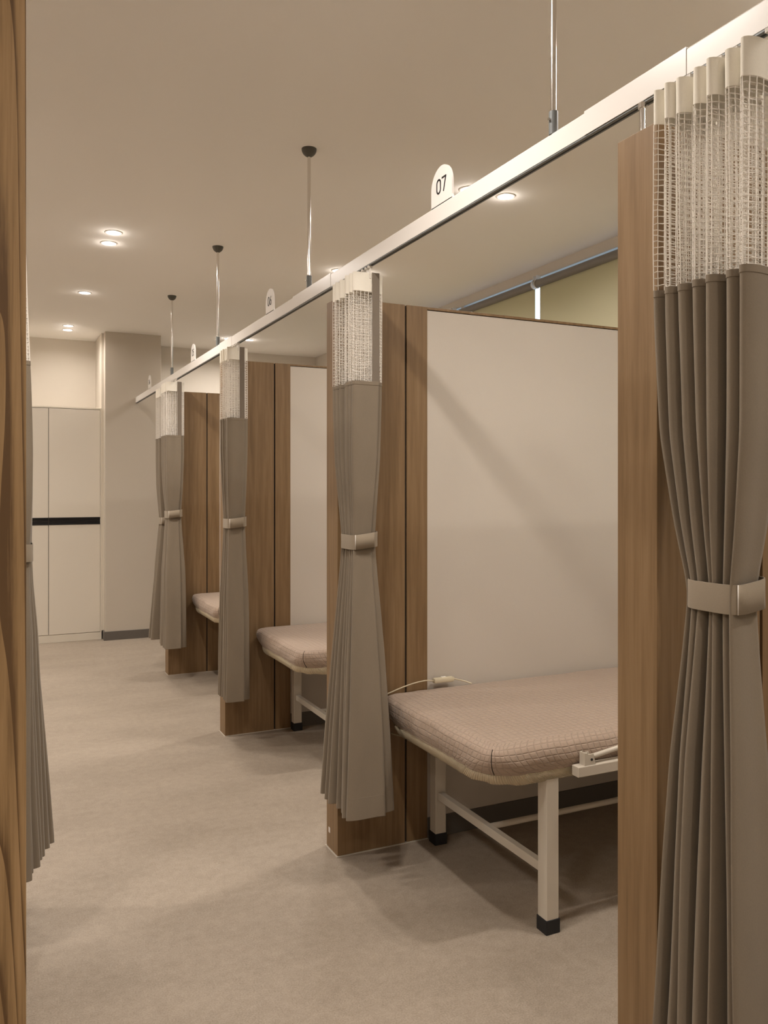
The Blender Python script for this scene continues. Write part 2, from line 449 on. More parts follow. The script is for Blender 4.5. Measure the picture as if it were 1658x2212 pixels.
# small white sticker on the end face of partition 07
MB().box(-.0008, 0, .075, .092, .062, .082).build('sticker', M['white_tab'], PT[1])
# opposite side of the aisle
XO = .041
q0 = make_partition(XO, YP[0], 'oak partition with bold cathedral grain at the left edge of the photo', length=2.40, mirror=True, wmat='wood_big', group='partitions on the left side of the aisle')
q1 = make_partition(XO, YP[1], 'oak partition behind the left edge curtain', length=2.40, mirror=True, wmat='wood_big', group='partitions on the left side of the aisle')

# ------------------------------------------------------------------ curtain rails
def make_rail(x, y0, y1, label, sleeves, poles, pole_on=(), ends=True):
    r = empty('curtain_rail', (x, y0, ZR0), label, 'curtain rail')
    Ln = y1 - y0; h = ZR1 - ZR0
    prof = [(-.010, 0), (-.010, h - .003), (-.008, h), (.008, h), (.010, h - .003), (.010, 0), (.004, 0), (.004, .012), (-.004, .012), (-.004, 0)]
    m = MB(); m.prism(prof, 'y', 0, Ln); m.build('rail_profile', M['rail'], r)
    MB().box(-.0039, .0039, .001, Ln - .001, .0105, .0119).build('rail_slot', M['rail_dark'], r)
    for lip in (-1, 1):
        lo, hi = sorted((lip * .0045, lip * .0092))
        MB().box(lo, hi, .001, Ln - .001, -.004, 0).build('lower_lip', M['socket'], r)
    for (a, b) in sleeves:
        s = MB()
        s.box(-.0112, .0112, a - y0, b - y0, h, h + .0025); s.box(-.0112, -.010, a - y0, b - y0, .0, h); s.box(.010, .0112, a - y0, b - y0, .0, h)
        s.build('joint_sleeve', M['rail'], r)
    return r
rail = make_rail(XR, -.9, CY - .001, 'long white curtain rail running down the right side of the aisle to the column',
                 [(1.169, 1.468), (3.00, 3.449), (4.48, 4.75)], [])
rail_l = make_rail(.016, YP[0] + TH, 4.6, 'white curtain rail on the left side of the aisle, behind the left post', [], [])

def ceiling_rod(x, y, label, group='ceiling rods holding the right curtain rail'):
    r = empty('ceiling_rod', (x, y, ZR1 + .0005), label, 'rod', group)
    H = ZC - ZR1 - .0005
    MB().tube([(0, 0, .02), (0, 0, H - .015)], .0072, 20).build('pole', M['chrome'], r, True, .6)
    m = MB()
    n = 9
    m.tube([(0, 0, 0), (0, 0, .055)], .0112, 20); m.build('socket', M['socket'], r, True, .6)
    s = MB(); s.tube([(-.0112, 0, .035), (-.0165, 0, .035)], .0035, 10); s.build('set_screw', M['chrome'], r, True, .6)
    pts = []; rad = []
    for i in range(n + 1):
        t = i / n * PI / 2
        pts.append((0, 0, H - .034 + .034 * (1 - math.cos(t)) if i else H - .034)); rad.append(max(.010, .032 * math.sin(t)))
    d = MB(); d.tube(pts + [(0, 0, H)] if pts[-1][2] < H - 1e-6 else pts, rad if pts[-1][2] >= H - 1e-6 else rad + [.032], 28); d.build('ceiling_dome', M['dome'], r, True, .7)
    return r
rod = ceiling_rod(XR, 1.594, 'nearest ceiling rod, running out of the top of the photo above the rail')
for y, lb in ((3.27, 'longest fully visible ceiling rod with dark dome, above the second curtain'), (4.83, 'ceiling rod with dark dome above the third curtain'), (6.215, 'shortest, farthest ceiling rod with dark dome, above the farthest curtain')):
    c = copy_tree(rod); c.location = (XR, y, ZR1 + .0005); c['label'] = lb
c = copy_tree(rod); c.location = (.016, 3.27, ZR1 + .0005); c['label'] = 'ceiling rod of the left rail'; c['group'] = 'ceiling rods of the left rail'
# stub posts that stand on the partitions and carry the rail
def stub(x, y, label, group='short posts between partitions and rail'):
    r = empty('rail_post', (x, y, HP), label, 'post', group)
    MB().tube([(0, 0, .004), (0, 0, ZR0 - HP - .012)], .0066, 20).build('post', M['chrome'], r, True, .6)
    MB().tube([(0, 0, 0), (0, 0, .004)], .012, 20).build('foot_plate', M['chrome'], r, True, .6)
    MB().tube([(0, 0, ZR0 - HP - .014), (0, 0, ZR0 - HP - .004)], .0095, 20).build('collar', M['chrome'], r, True, .6)
    return r
st = stub(XR - .008, YP[0] + .060, 'short chrome post standing on the nearest partition end under the rail')
for k, lb in ((1, 'short chrome post on top of the second partition, behind its curtain'), (2, 'short chrome post on top of the third partition'), (3, 'short chrome post on top of the farthest partition')):
    c = copy_tree(st); c.location = (XR - .008, YP[k] + .060, HP); c['label'] = lb
c = copy_tree(st); c.location = (.010, YP[1] + .06, HP); c['label'] = 'short chrome post on the left partition'; c['group'] = 'posts of the left rail'

# ------------------------------------------------------------------ number signs
def arc(cx, cy, rx, ry, a0, a1, n=14):
    return [(cx + rx * math.cos(t), cy + ry * math.sin(t)) for t in np.linspace(a0, a1, n)]
GL = {
 '0': [arc(.27, .72, .27, .28, 0, PI) + arc(.27, .28, .27, .28, PI, 2*PI) + [(.54, .72)]],
 '7': [[(0, 1), (.55, 1), (.22, 0)]],
 '6': [[(.40, 1), (.06, .46)] + arc(.27, .28, .27, .28, PI * .80, PI * 2.80, 26)],
 '5': [[(.50, 1), (.08, 1), (.05, .56)] + arc(.25, .32, .29, .32, PI * .62, -PI * .72, 20)],
 '4': [[(.36, 1), (0, .24), (.58, .24)], [(.44, .52), (.44, 0)]],
}
def digit_mesh(txt, h, wstroke, x):
    """text in the plane X = x, read towards -Y"""
    m = MB(); adv = .78 * h; tot = adv + .55 * h; y = tot / 2
    for ch in txt:
        for line in GL[ch]:
            for (p, q) in zip(line[:-1], line[1:]):
                P = Vector((y - p[0] * h, p[1] * h)); Q = Vector((y - q[0] * h, q[1] * h))
                d = (Q - P)
                if d.length < 1e-6: continue
                d.normalize(); n = Vector((-d.y, d.x)) * wstroke / 2; e = d * wstroke * (.35 if len(line) < 5 else .12)
                a, b, c_, e_ = P - e + n, Q + e + n, Q + e - n, P - e - n
                m.prism([tuple(a), tuple(b), tuple(c_), tuple(e_)], 'x', x - .0008, x)
        y -= adv
    return m
def make_sign(y, txt, label):
    r = empty('number_sign', (XR - .0045, y, ZR1 + .0002), label, 'sign', 'numbered bay signs on the rail')
    W, Hh = .124, .114
    hw = W / 2
    # arch with small flange where it meets the rail
    pts = [(-hw - .008, 0), (hw + .003, 0), (hw, .006)] + arc(0, Hh - .062, hw, .062, 0, PI, 26) + [(-hw, .012), (-hw - .003, .004)]
    m = MB(); m.prism(pts, 'x', -.003, .003); m.build('plate', M['sign'], r)
    MB().box(-.003, .010, -hw, hw, 0, .003).build('mounting_foot', M['sign'], r)
    d = digit_mesh(txt, .040, .0052, -.003)
    d.v = [(v[0], v[1], v[2] + .036) for v in d.v]
    d.build('digits', M['ink'], r)
    return r
for y, t, lb in ((2.123, '07', 'white arched sign 07 on the rail, nearest of the signs'), (3.795, '06', 'white arched sign 06 on the rail, above the gap between second and third curtains'),
                 (5.470, '05', 'narrow white arched sign 05 on the rail, above the third curtain'), (7.153, '04', 'smallest white arched sign 04 near the far end of the rail')):
    make_sign(y, t, lb)

# ------------------------------------------------------------------ curtains
ZT, ZH, ZF, ZB = 2.158, 2.092, 1.775, .245
def sstep(t): t = np.clip(t, 0, 1); return t * t * (3 - 2 * t)

class Cloth:
    def __init__(s, seed, N=6, LA=.23, B=.060, prof=None, last=.27, mirror=1, ztie=1.21, hem=ZB, splay=False, lastB=1.0):
        rg = np.random.RandomState(seed)
        s.N, s.LA, s.B, s.mirror, s.ztie, s.hem = N, LA, B, mirror, ztie, hem
        s.phi0, s.phi1 = -PI / 2, 2 * PI * N + last * PI
        s.ntip = 2 * N + 2
        s.tipA = 1 + rg.uniform(-.13, .05, s.ntip + 2)          # amplitude at each tip (top)
        s.tipB = 1 + rg.uniform(-.16, .06, s.ntip + 2)          # amplitude at each tip (bottom)
        s.tipA[-4:] = 1.0; s.tipB[-4:] = 1.0
        s.tipA[-3:] = .78; s.tipB[-3:] = .50
        s.tipB[-4] = lastB
        if splay: s.tipB = np.interp(np.arange(s.ntip + 2), [0, s.ntip], [1.30, .50]) * rg.uniform(.94, 1.06, s.ntip + 2)
        s.pit = np.cumsum(np.concatenate([[0], rg.uniform(.7, 1.3, s.ntip + 1)])); s.pit /= s.pit[s.ntip]
        s.ph = rg.uniform(0, 6.28, 6)
        # (z, scale along rail, scale across)
        s.prof = prof or [(2.2, 1, 1), (1.9, 1, 1), (1.72, .985, .99), (1.5, .86, .90), (1.33, .70, .76), (ztie, .58, .67), (1.10, .66, .74), (.95, .80, .88), (.78, .96, 1.05), (.5, 1.22, 1.25), (.24, 1.40, 1.40)]
        s.prof = sorted(s.prof)
        zs = [p[0] for p in s.prof]; zz = np.linspace(.2, 2.25, 400)
        k = np.hanning(23); k /= k.sum()
        def sm(i):
            y = np.interp(zz, zs, [p[i] for p in s.prof]); yp = np.pad(y, 11, 'edge'); return np.convolve(yp, k, 'valid')
        s.zz, s.sa, s.sb = zz, sm(1), sm(2)
    def pt(s, phi, z, out=0.0):
        """phi, z arrays -> local x (across), y (along, near = negative), z"""
        phi = np.asarray(phi, float); z = np.asarray(z, float)
        k = .90
        tri = np.arcsin(k * np.sin(phi)) / math.asin(k)
        ti = (phi - s.phi0) / PI                      # tip index, 0,1,2...
        i0 = np.clip(np.floor(ti).astype(int), 0, s.ntip); fr = ti - i0
        low = sstep((1.6 - z) / 1.2)
        A0 = np.interp(ti, np.arange(len(s.tipA)), s.tipA); A1 = np.interp(ti, np.arange(len(s.tipB)), s.tipB)
        amp = A0 * (1 - low) + A1 * low
        a = np.interp(ti, np.arange(len(s.pit)), s.pit) - .5
        fade = 1 - .75 * sstep((ti - (s.ntip - 1.9)) / .6)
        a = a - (.20 / s.N) * np.sin(2 * phi) * (1 - .35 * low) * fade    # fat loops
        sa = np.interp(z, s.zz, s.sa); sb = np.interp(z, s.zz, s.sb)
        b = tri * amp * s.B * sb
        # soft waviness
        a = a * s.LA * sa + .004 * low * np.sin(phi * .5 + s.ph[0] + z * 2.2) + .0022 * np.sin(z * 5 + s.ph[1] + phi * .31)
        b = b + .004 * low * np.sin(z * 3.1 + phi * .23 + s.ph[2])
        return b * s.mirror, -a, z
    def surf(s, ph0, ph1, z0, z1, nu, nz, zfun=None, off=0.0):
        m = MB()
        U = np.linspace(ph0, ph1, nu); Z = np.concatenate([[z0, z0 + .0006], np.linspace(z0 + .003, z1 - .003, nz - 4), [z1 - .0006, z1]])
        UU, ZZ = np.meshgrid(U, Z)
        x, y, z = s.pt(UU, ZZ)
        m.v = list(zip(x.ravel().tolist(), y.ravel().tolist(), z.ravel().tolist()))
        for i in range(nz - 1):
            for j in range(nu - 1):
                n = i * nu + j; m.f.append((n, n + 1, n + nu + 1, n + nu))
        return m

def solid(o, t):
    md = o.modifiers.new('thickness', 'SOLIDIFY'); md.thickness = t; md.offset = 0
    return o

def net_mesh(c, z0, z1, ph1):
    """real threads: three-sided strands down and across the folded cloth"""
    rg = np.random.RandomState(3)
    V = []; F = []
    r = .00105
    def strand(P):
        P = np.asarray(P); k = len(P); n0 = len(V)
        T = np.gradient(P, axis=0); T /= np.linalg.norm(T, axis=1)[:, None] + 1e-9
        ref = np.array([0, 0, 1.0]) if abs(T[0][2]) < .7 else np.array([1.0, 0, 0])
        Aa = np.cross(T, ref); Aa /= np.linalg.norm(Aa, axis=1)[:, None] + 1e-9
        Bb = np.cross(Aa, T)
        for j in range(3):
            th = 2 * PI * j / 3
            Q = P + r * (math.cos(th) * Aa + math.sin(th) * Bb)
            V.extend(map(tuple, Q.tolist()))
        for j in range(3):
            a = n0 + j * k; b = n0 + ((j + 1) % 3) * k
            for i in range(k - 1): F.append((a + i, b + i, b + i + 1, a + i + 1))
    length = c.N * 4 * c.B
    nv = int(length / .0125)
    zs = np.linspace(z0, z1, 9)
    for i in range(nv + 1):
        ph = c.phi0 + (ph1 - c.phi0) * i / nv
        x, y, z = c.pt(np.full(9, ph) + rg.uniform(-.02, .02, 9), zs)
        strand(np.stack([x, y, z], 1))
    nh = int((z1 - z0) / .0115)
    nu = int(c.N * 2 * 11)
    U = np.linspace(c.phi0, ph1, nu)
    for i in range(nh + 1):
        zc = z0 + (z1 - z0) * i / nh
        zw = zc + .0016 * np.sin(U * 1.7 + i * 1.3) + rg.uniform(-.0012, .0012, nu)
        x, y, z = c.pt(U, np.full(nu, zc)); strand(np.stack([x, y, zw], 1))
    m = MB(); m.v = V; m.f = F
    return m

def make_curtain(loc, label, seed, group='tied back bay curtains', **kw):
    c = Cloth(seed, **kw)
    r = empty('curtain', (loc[0], loc[1], 0), label, 'curtain', group)
    nu = c.N * 2 * 16 + 1
    bw = PI * .21                       # width of the binding, in phase
    solid(c.surf(c.phi0, c.phi1, c.hem, ZF, nu, 70).build('fabric_panel', M['curtain'], r, True), .0016)
    solid(c.surf(c.phi0, c.phi1, c.hem + .001, c.hem + .075, nu, 8).build('hem', M['curtain'], r, True), .0022)
    solid(c.surf(c.phi0, c.phi1, ZF - .012, ZF + .001, nu, 6).build('seam_tape', M['curtain'], r, True), .0036)
    solid(c.surf(c.phi0, c.phi1 - bw, ZH, ZT, nu, 9).build('header_tape', M['header'], r, True), .0016)
    nm = net_mesh(c, ZF, ZH, c.phi1 - bw).build('net_panel', M['thread'], r)
    nm['kind'] = 'stuff'
    solid(c.surf(c.phi1 - bw, c.phi1 + .02, ZF, ZT + .003, 12, 20).build('edge_binding', M['binding'], r, True), .0034)
    # gliders in the rail
    for i in range(c.N + 1):
        ph = c.phi0 + (c.phi1 - c.phi0) * (i + .35) / (c.N + .7)
        x, y, z = c.pt(np.array([ph]), np.array([ZT]))
        y = float(y[0])
        g = MB(); g.box(-.0025, .0025, y - .0035, y + .0035, ZT - .018, ZR0 - .0045); g.box(-.0075, .0075, y - .006, y + .006, ZR0 - .012, ZR0 - .0045)
        g.build('glider', M['white_tab'], r)
    # tieback: band around the gathered cloth
    zt = c.ztie; hb = .026
    ha = c.LA * float(np.interp(zt, c.zz, c.sa)) / 2 + .004; hx = c.B * float(np.interp(zt, c.zz, c.sb)) * 1.0 + .005
    def hull(t, z, k=0.0):
        e = .46
        cx, sy = math.cos(t), math.sin(t)
        return ((hx + k) * math.copysign(abs(cx) ** e, cx), (ha + k) * math.copysign(abs(sy) ** e, sy), z)
    n = 64
    m = MB()
    tt = np.linspace(0, 2 * PI, n + 1)[:-1]
    for (dz, k) in ((-hb, 0), (-hb + .0006, 0), (-hb + .003, .0004), (0, .0), (hb - .003, .0004), (hb - .0006, 0), (hb, 0)):
        for t in tt:
            x, y, z = hull(t, zt + dz, k); m.v.append((x, y, z + .010 * (x * c.mirror) / hx * .6))
    for i in range(6):
        for j in range(n): m.f.append((i*n + j, i*n + (j+1) % n, (i+1)*n + (j+1) % n, (i+1)*n + j))
    tb = solid(m.build('tieback', M['tie'], r, True), .0022)
    # overlapping end of the strap, with its white hook tape edge
    def patch(t0, t1, dz0, dz1, k, name, mat, th):
        q = MB(); ts = np.linspace(t0, t1, 12)
        for dz in (dz0, dz1):
            for t in ts:
                x, y, z = hull(t, zt + dz, k); q.v.append((x * 1.0, y, z + .010 * (x * c.mirror) / hx * .6))
        for j in range(11): q.f.append((j, j+1, 12 + j + 1, 12 + j))
        return solid(q.build(name, mat, tb, True), th)
    tc = -PI * .70 if c.mirror == 1 else -PI * .30
    if c.mirror == 1:
        patch(tc - .02, -PI * .42, -hb * .98, hb * 1.02, .0030, 'strap_end', M['tie'], .0024)
        patch(tc - .07, tc - .01, -hb * .98, hb * 1.02, .0034, 'hook_tape', M['white_tab'], .0026)
    return r

C1 = make_curtain((1.203, 2.741), 'tied taupe curtain hanging left of the bed with the switch cord', 11, B=.064,
                  prof=[(2.2, 1, 1), (1.9, 1, 1), (1.72, .985, 1.0), (1.5, .86, .96), (1.33, .70, .80), (1.21, .58, .70), (1.10, .66, .80), (.95, .80, .96), (.78, .96, 1.14), (.5, 1.22, 1.38), (.24, 1.40, 1.56)])
C0 = make_curtain((1.197, 1.078), 'largest tied taupe curtain with net top at the right edge of the photo', 23, LA=.238, B=.060, lastB=1.38,
                  prof=[(2.2, 1, 1), (1.9, 1, 1), (1.72, .98, .98), (1.5, .90, .90), (1.33, .68, .74), (1.21, .47, .58), (1.08, .58, .66), (.9, .76, .78), (.7, .88, .86), (.45, .98, .95), (.24, 1.08, 1.05)])
C2 = make_curtain((1.197, 4.425), 'tied taupe curtain below and right of sign 05, third from the camera', 31, LA=.20, B=.061,
                  prof=[(2.2, 1, 1), (1.6, .99, 1), (1.4, .86, .92), (1.21, .68, .78), (1.05, .78, .86), (.8, .96, 1.0), (.24, 1.12, 1.12)])
C3 = make_curtain((1.186, 6.07), 'tied taupe curtain in front of the farthest partition', 47, LA=.25, B=.070,
                  prof=[(2.2, 1, 1), (1.6, .99, 1), (1.4, .84, .90), (1.21, .60, .70), (1.05, .72, .80), (.8, .92, 1.0), (.24, 1.12, 1.12)])
C4 = make_curtain((1.20, 6.435), 'tied taupe curtain half hidden behind the farthest partition curtain', 59, N=6, LA=.15, B=.060, ztie=1.15,
                  prof=[(2.2, 1, 1), (1.6, .99, 1), (1.4, .9, .95), (1.15, .60, .66), (1.0, .75, .9), (.8, .9, 1.25), (.24, 1.0, 1.95)])
CL = make_curtain((.038, 2.735), 'tied taupe curtain showing a narrow strip right of the left post', 71, mirror=-1, splay=True, LA=.23, B=.060,
                  group='curtains on the left side of the aisle',
                  prof=[(2.2, .85, .80), (1.95, .88, .90), (1.7, .98, 1.08), (1.5, .98, 1.16), (1.33, .92, 1.16), (1.21, .80, 1.08), (1.10, .88, 1.12), (.95, 1.0, 1.28), (.78, 1.0, 1.35), (.5, 1.15, 1.55), (.24, 1.25, 1.75)])

# ------------------------------------------------------------------ beds
def rrect(hx, hy, r, ns=(90, 34), na=12):
    """rounded rectangle, fixed point count; starts on +x side"""
    P = []
    cs = [(hx - r, hy - r, 0), (-hx + r, hy - r, PI/2), (-hx + r, -hy + r, PI), (hx - r, -hy + r, 3*PI/2)]
    for q, (cx, cy, a0) in enumerate(cs):
        for i in range(na): 
            t = a0 + PI/2 * i / (na - 1); P.append((cx + r * math.cos(t), cy + r * math.sin(t)))
        nx, ny, na0 = cs[(q + 1) % 4]
        e0 = P[-1]; e1 = (nx + r * math.cos(na0), ny + r * math.sin(na0))
        k = ns[0] if q % 2 == 0 else ns[1]
        for i in range(1, k): P.append((e0[0] + (e1[0] - e0[0]) * i / k, e0[1] + (e1[1] - e0[1]) * i / k))
    return P

def make_bed(x, y, label):
    r = empty('treatment_bed', (x, y, 0), label, 'bed', 'treatment beds under quilted covers')
    Lm, Wm = 1.815, .786
    cx = Lm / 2; HX, HY = Lm / 2, Wm / 2
    rg = random.Random(4)
    # rings: (inset, corner radius, z)
    side = [(.030, .050, .6045), (.016, .052, .6015), (.006, .058, .594), (.0005, .065, .583), (-.003, .075, .568), (-.003, .09, .552), (.000, .10, .540), (.004, .118, .528), (.009, .135, .516)]
    top = [(.39, .0006, .612), (.34, .02, .612), (.28, .03, .6115), (.2, .04, .611), (.13, .045, .610), (.08, .048, .608), (.05, .05, .6065)]
    V = []; UV = []; F = []
    from mathutils import noise
    def ring(ins, rad, z):
        rad = min(rad, HY - ins - .0002) if HY - ins > .001 else .0005
        rad = max(rad, .0004)
        return [(cx + p[0], p[1], z) for p in rrect(HX - ins, HY - ins, rad)]
    base = rrect(HX, HY, .1); arcl = [0]
    for i in range(1, len(base)): arcl.append(arcl[-1] + math.dist(base[i], base[i-1]))
    n = len(base)
    rings = [ring(*t) for t in top]
    nt_ = len(rings)
    def pert(p, k):
        s = noise.noise(Vector((p[0] * 9, p[1] * 9, p[2] * 25))); s2 = noise.noise(Vector((p[0] * 34, p[1] * 34, p[2] * 60 + 5))) + .6 * noise.noise(Vector((p[0] * 70, p[1] * 70, p[2] * 90)))
        d = k * (.55 * s + .55 * s2)
        dx, dy = p[0] - cx, p[1]
        if abs(dx) > HX - .12: nx, ny = math.copysign(1, dx), 0
        else: nx, ny = 0, math.copysign(1, dy)
        return (p[0] + nx * d, p[1] + ny * d * .8, p[2] + d * .5)
    for rr in rings:
        for p in rr: V.append((p[0], p[1], p[2] + .0015 * noise.noise(Vector((p[0] * 5, p[1] * 5, 1))))); UV.append((p[0], p[1]))
    for i in range(nt_ - 1):
        for j in range(n): F.append((i*n + j, i*n + (j+1) % n, (i+1)*n + (j+1) % n, (i+1)*n + j))
    F.append(tuple(range(n)))
    # side rings have their own vertices (first repeats the last top ring), closed with a seam column
    prev = None; s0 = len(V); m1 = n + 1; vlen = 0; rows = [rings[-1]] + [ring(*t) for t in side]
    for i, rr in enumerate(rows):
        if i: vlen += math.hypot((top[-1][0] if i == 1 else side[i-2][0]) - side[i-1][0], (top[-1][2] if i == 1 else side[i-2][2]) - side[i-1][2])
        kk = 0 if i == 0 else .009 * min(1, i / 4)
        for j in range(n + 1):
            p = rr[j % n]
            if i == 0: p = V[(nt_ - 1) * n + j % n]
            else: p = pert(p, kk)
            V.append(p); UV.append(((arcl[j] if j < n else arcl[-1] + math.dist(base[-1], base[0])), 5 - vlen * 1.15))
    for i in range(len(rows) - 1):
        for j in range(n): F.append((s0 + i*m1 + j, s0 + i*m1 + j + 1, s0 + (i+1)*m1 + j + 1, s0 + (i+1)*m1 + j))
    m = MB(); m.v = V; m.f = F; m.uv = UV
    mt = m.build('quilted_cover', M['quilt'], r, True)
    # corner seams of the cover
    for sx in (-1, 1):
        for sy in (-1, 1):
            pts = []
            for (ins, rad, z) in side:
                q = rad * (1 - .7071)
                pts.append((cx + sx * (HX - ins - q + .0005), sy * (HY - ins - q + .0005), z))
            MB().tube(pts[1:], .0013, 6).build('corner_seam', M['dark'], mt)
    # ribbed elastic band
    V = []; UV = []; F = []
    band = [(.012, .135, .520), (.007, .14, .516), (.007, .15, .505), (.010, .16, .492), (.018, .17, .482), (.060, .17, .478)]
    for i, t in enumerate(band):
        rr = ring(*t)
        for j in range(n + 1):
            p = rr[j % n]
            corner = min(1, math.exp(-((abs(p[0] - cx) - HX + .1) / .12) ** 2) * math.exp(-((abs(p[1]) - HY + .1) / .12) ** 2))
            w_ = .004 * corner * math.sin(j * 1.9)
            V.append((p[0] + w_, p[1] + w_ * .5, p[2] + w_ * .4 - .004 * corner)); UV.append((arcl[j] if j < n else arcl[-1] + math.dist(base[-1], base[0]), i * .01))
    m1 = n + 1
    for i in range(len(band) - 1):
        for j in range(n): F.append((i*m1 + j, i*m1 + j + 1, (i+1)*m1 + j + 1, (i+1)*m1 + j))
    m = MB(); m.v = V; m.f = F; m.uv = UV; m.build('elastic_band', M['elastic'], r, True)
    MB().box(.10, Lm - .10, -HY + .07, HY - .07, .500, .52).build('bed_board', M['bedmetal'], r)
    # steel frame
    fr = MB()
    yl = HY - .013
    fr.box(.219, 1.64, -yl, -yl + .040, .486, .514, .002); fr.box(.219, 1.64, yl - .040, yl, .486, .514, .002)
    fr.box(.219, .259, -yl + .04, yl - .04, .486, .514, .002); fr.box(1.60, 1.64, -yl + .04, yl - .04, .486, .514, .002)
    fr.build('frame', M['bedmetal'], r)
    for lx in (.219, 1.593):
        for (a, b) in ((-yl, -yl + .047), (yl - .047, yl)):
            lg = MB().box(lx, lx + .047, a, b, .012, .486, .0025).build('leg', M['bedmetal'], r)
            MB().box(lx - .003, lx + .050, a - .003, b + .003, 0, .045, .002).build('rubber_foot', M['rubber'], lg)
        MB().box(lx + .011, lx + .036, -yl + .046, yl - .046, .176, .206, .002).build('cross_bar', M['bedmetal'], r)
    MB().tube([(.254, 0, .193), (1.605, 0, .193)], .011, 14).build('centre_bar', M['bedmetal'], r, True, .6)
    # folded side rail on the near side
    yo = -.430
    ar = MB().box(.303, 1.50, yo, yo + .033, .495, .528, .0025).build('side_arm', M['bedmetal'], r)
    for xx in (.330, 1.43):
        MB().prism([(xx, .528), (xx, .567), (xx + .010, .567), (xx + .013, .562), (xx + .034, .562), (xx + .042, .528)], 'y', yo + .002, yo + .007).build('bracket_cheek', M['bedmetal'], ar)
        MB().prism([(xx, .528), (xx, .567), (xx + .010, .567), (xx + .013, .562), (xx + .034, .562), (xx + .042, .528)], 'y', yo + .024, yo + .029).build('bracket_cheek', M['bedmetal'], ar)
        MB().box(xx, xx + .003, yo + .007, yo + .024, .528, .567).build('bracket_back', M['bedmetal'], ar)
        MB().tube([(xx + .026, yo, .545), (xx + .026, yo + .031, .545)], .004, 12).build('pivot_pin', M['rubber'], ar, True, .6)
    MB().tube([(.356, yo + .0155, .548), (.50, yo + .0155, .566), (1.30, yo + .0155, .566), (1.45, yo + .0155, .548)], .0078, 12).build('guard_bar', M['bedmetal'], ar, True)
    for xx in (.62, 1.30):
        q = MB(); q.box(xx - .015, xx + .015, yo + .033, -yl + .004, .497, .508)
        q.build('arm_mount', M['bedmetal'], ar)
    return r
bed_labels = {0: 'nearest treatment bed, mostly hidden behind the largest curtain', 1: 'large treatment bed with quilted cover and a switch cord on top, below sign 07',
              2: 'treatment bed with quilted cover showing between the second and third curtains', 3: 'farthest treatment bed, only its rounded foot end showing behind the third curtain'}
BX, BDY = 1.342, -.406
b1 = make_bed(BX, YP[1] + BDY, bed_labels[1])
for k in (0, 2, 3):
    c = copy_tree(b1); c.location = (BX, YP[k] + BDY, 0); c['label'] = bed_labels[k]

# power cord with inline switch lying on the bed
def cord(dx, y, label):
    r = empty('power_cord', (1.56 + dx, y, .62), label, 'cord', None)
    W = lambda p: (p[0] - 1.56, p[1] - 2.862, p[2] - .62)
    def spline(pts, k=8):
        P = [Vector(p) for p in pts]; out = []
        P = [P[0]] + P + [P[-1]]
        for i in range(1, len(P) - 2):
            for j in range(k):
                t = j / k
                a, b, c_, d = P[i-1], P[i], P[i+1], P[i+2]
                out.append(.5 * ((2*b) + (c_-a)*t + (2*a-5*b+4*c_-d)*t*t + (3*b-a-3*c_+d)*t*t*t))
        out.append(P[-2]); return out
    sw = MB().box(1.577 - 1.56, 1.668 - 1.56, 2.848 - 2.862, 2.874 - 2.862, .6225 - .62, .6425 - .62, .006)
    sw.build('inline_switch', M['cord'], r, True, .7)
    MB().box(1.612 - 1.56, 1.634 - 1.56, 2.855 - 2.862, 2.867 - 2.862, .642 - .62, .6450 - .62, .001).build('switch_slider', M['header'], r)
    main = [(1.735, 2.83, .6125), (1.715, 2.85, .620), (1.668, 2.861, .633)]
    MB().tube(spline([W(p) for p in main]), .0028, 10).build('cord_tail', M['cord'], r, True)
    run = [(1.577, 2.861, .632), (1.545, 2.861, .637), (1.50, 2.862, .633), (1.45, 2.865, .622), (1.40, 2.868, .607), (1.355, 2.866, .592), (1.342, 2.862, .56), (1.340, 2.86, .51), (1.350, 2.845, .472), (1.40, 2.775, .459), (1.46, 2.70, .470), (1.50, 2.66, .480)]
    MB().tube(spline([W(p) for p in run]), .0025, 10).build('cord_run', M['cord'], r, True)
    return r
cord(0, 2.862, 'cream cord with inline switch on the large bed below sign 07')

# ------------------------------------------------------------------ cabinet at the far end
cab = empty('tall_cabinet', (.905, 7.97, 0), 'tall white built in cupboard with a black handle strip, left of the beige column', 'cupboard')
cw = .442; nd = 4
MB().box(-nd * cw - .02, 0, .020, YB - 7.97 - .001, .0, 2.130).build('carcass', M['cabinet_edge'], cab)
MB().box(-nd * cw - .02, 0, .0, .020, 2.118, 2.132, .001).build('top_trim', M['cabinet_edge'], cab)
MB().box(-nd * cw - .02, 0, .004, .020, .0, .068, .001).build('plinth', M['cabinet_edge'], cab)
MB().box(-.012, 0, .0, .020, .068, 2.118, .001).build('side_stile', M['cabinet_edge'], cab)
for i in range(nd):
    x1 = -.014 - i * cw; x0 = x1 - cw + .0045
    MB().box(x0 - .0045, x0, .012, .0205, .072, 2.116).build('door_gap', M['seam'], cab)
    for (z0, z1) in ((.072, 1.062), (1.128, 2.114)):
        d = MB().box(x0, x1, .0, .018, z0, z1, .0015).build('door', M['cabinet'], cab)
        hz = (z1, z1 + .032) if z0 < 1 else (z0 - .032, z0)
        h = MB()
        if z0 < 1:
            h.box(x0, x1, -.004, .016, z1, z1 + .010, .001); h.box(x0, x1, .010, .018, z1 + .010, z1 + .032)
        else:
            h.box(x0, x1, -.004, .016, z0 - .010, z0, .001); h.box(x0, x1, .010, .018, z0 - .033, z0 - .010)
        h.build('handle_profile', M['handle'], d)
# narrow cream filler between cupboard and column
structure(MB().box(.9055, CX0 - .0003, 7.975, YB, .081, 2.13).build('trim_1', M['cabinet_edge']))
structure(MB().box(.9055, CX0 - .0003, 7.99, YB, 2.131, ZC).build('trim_2', M['wall']))

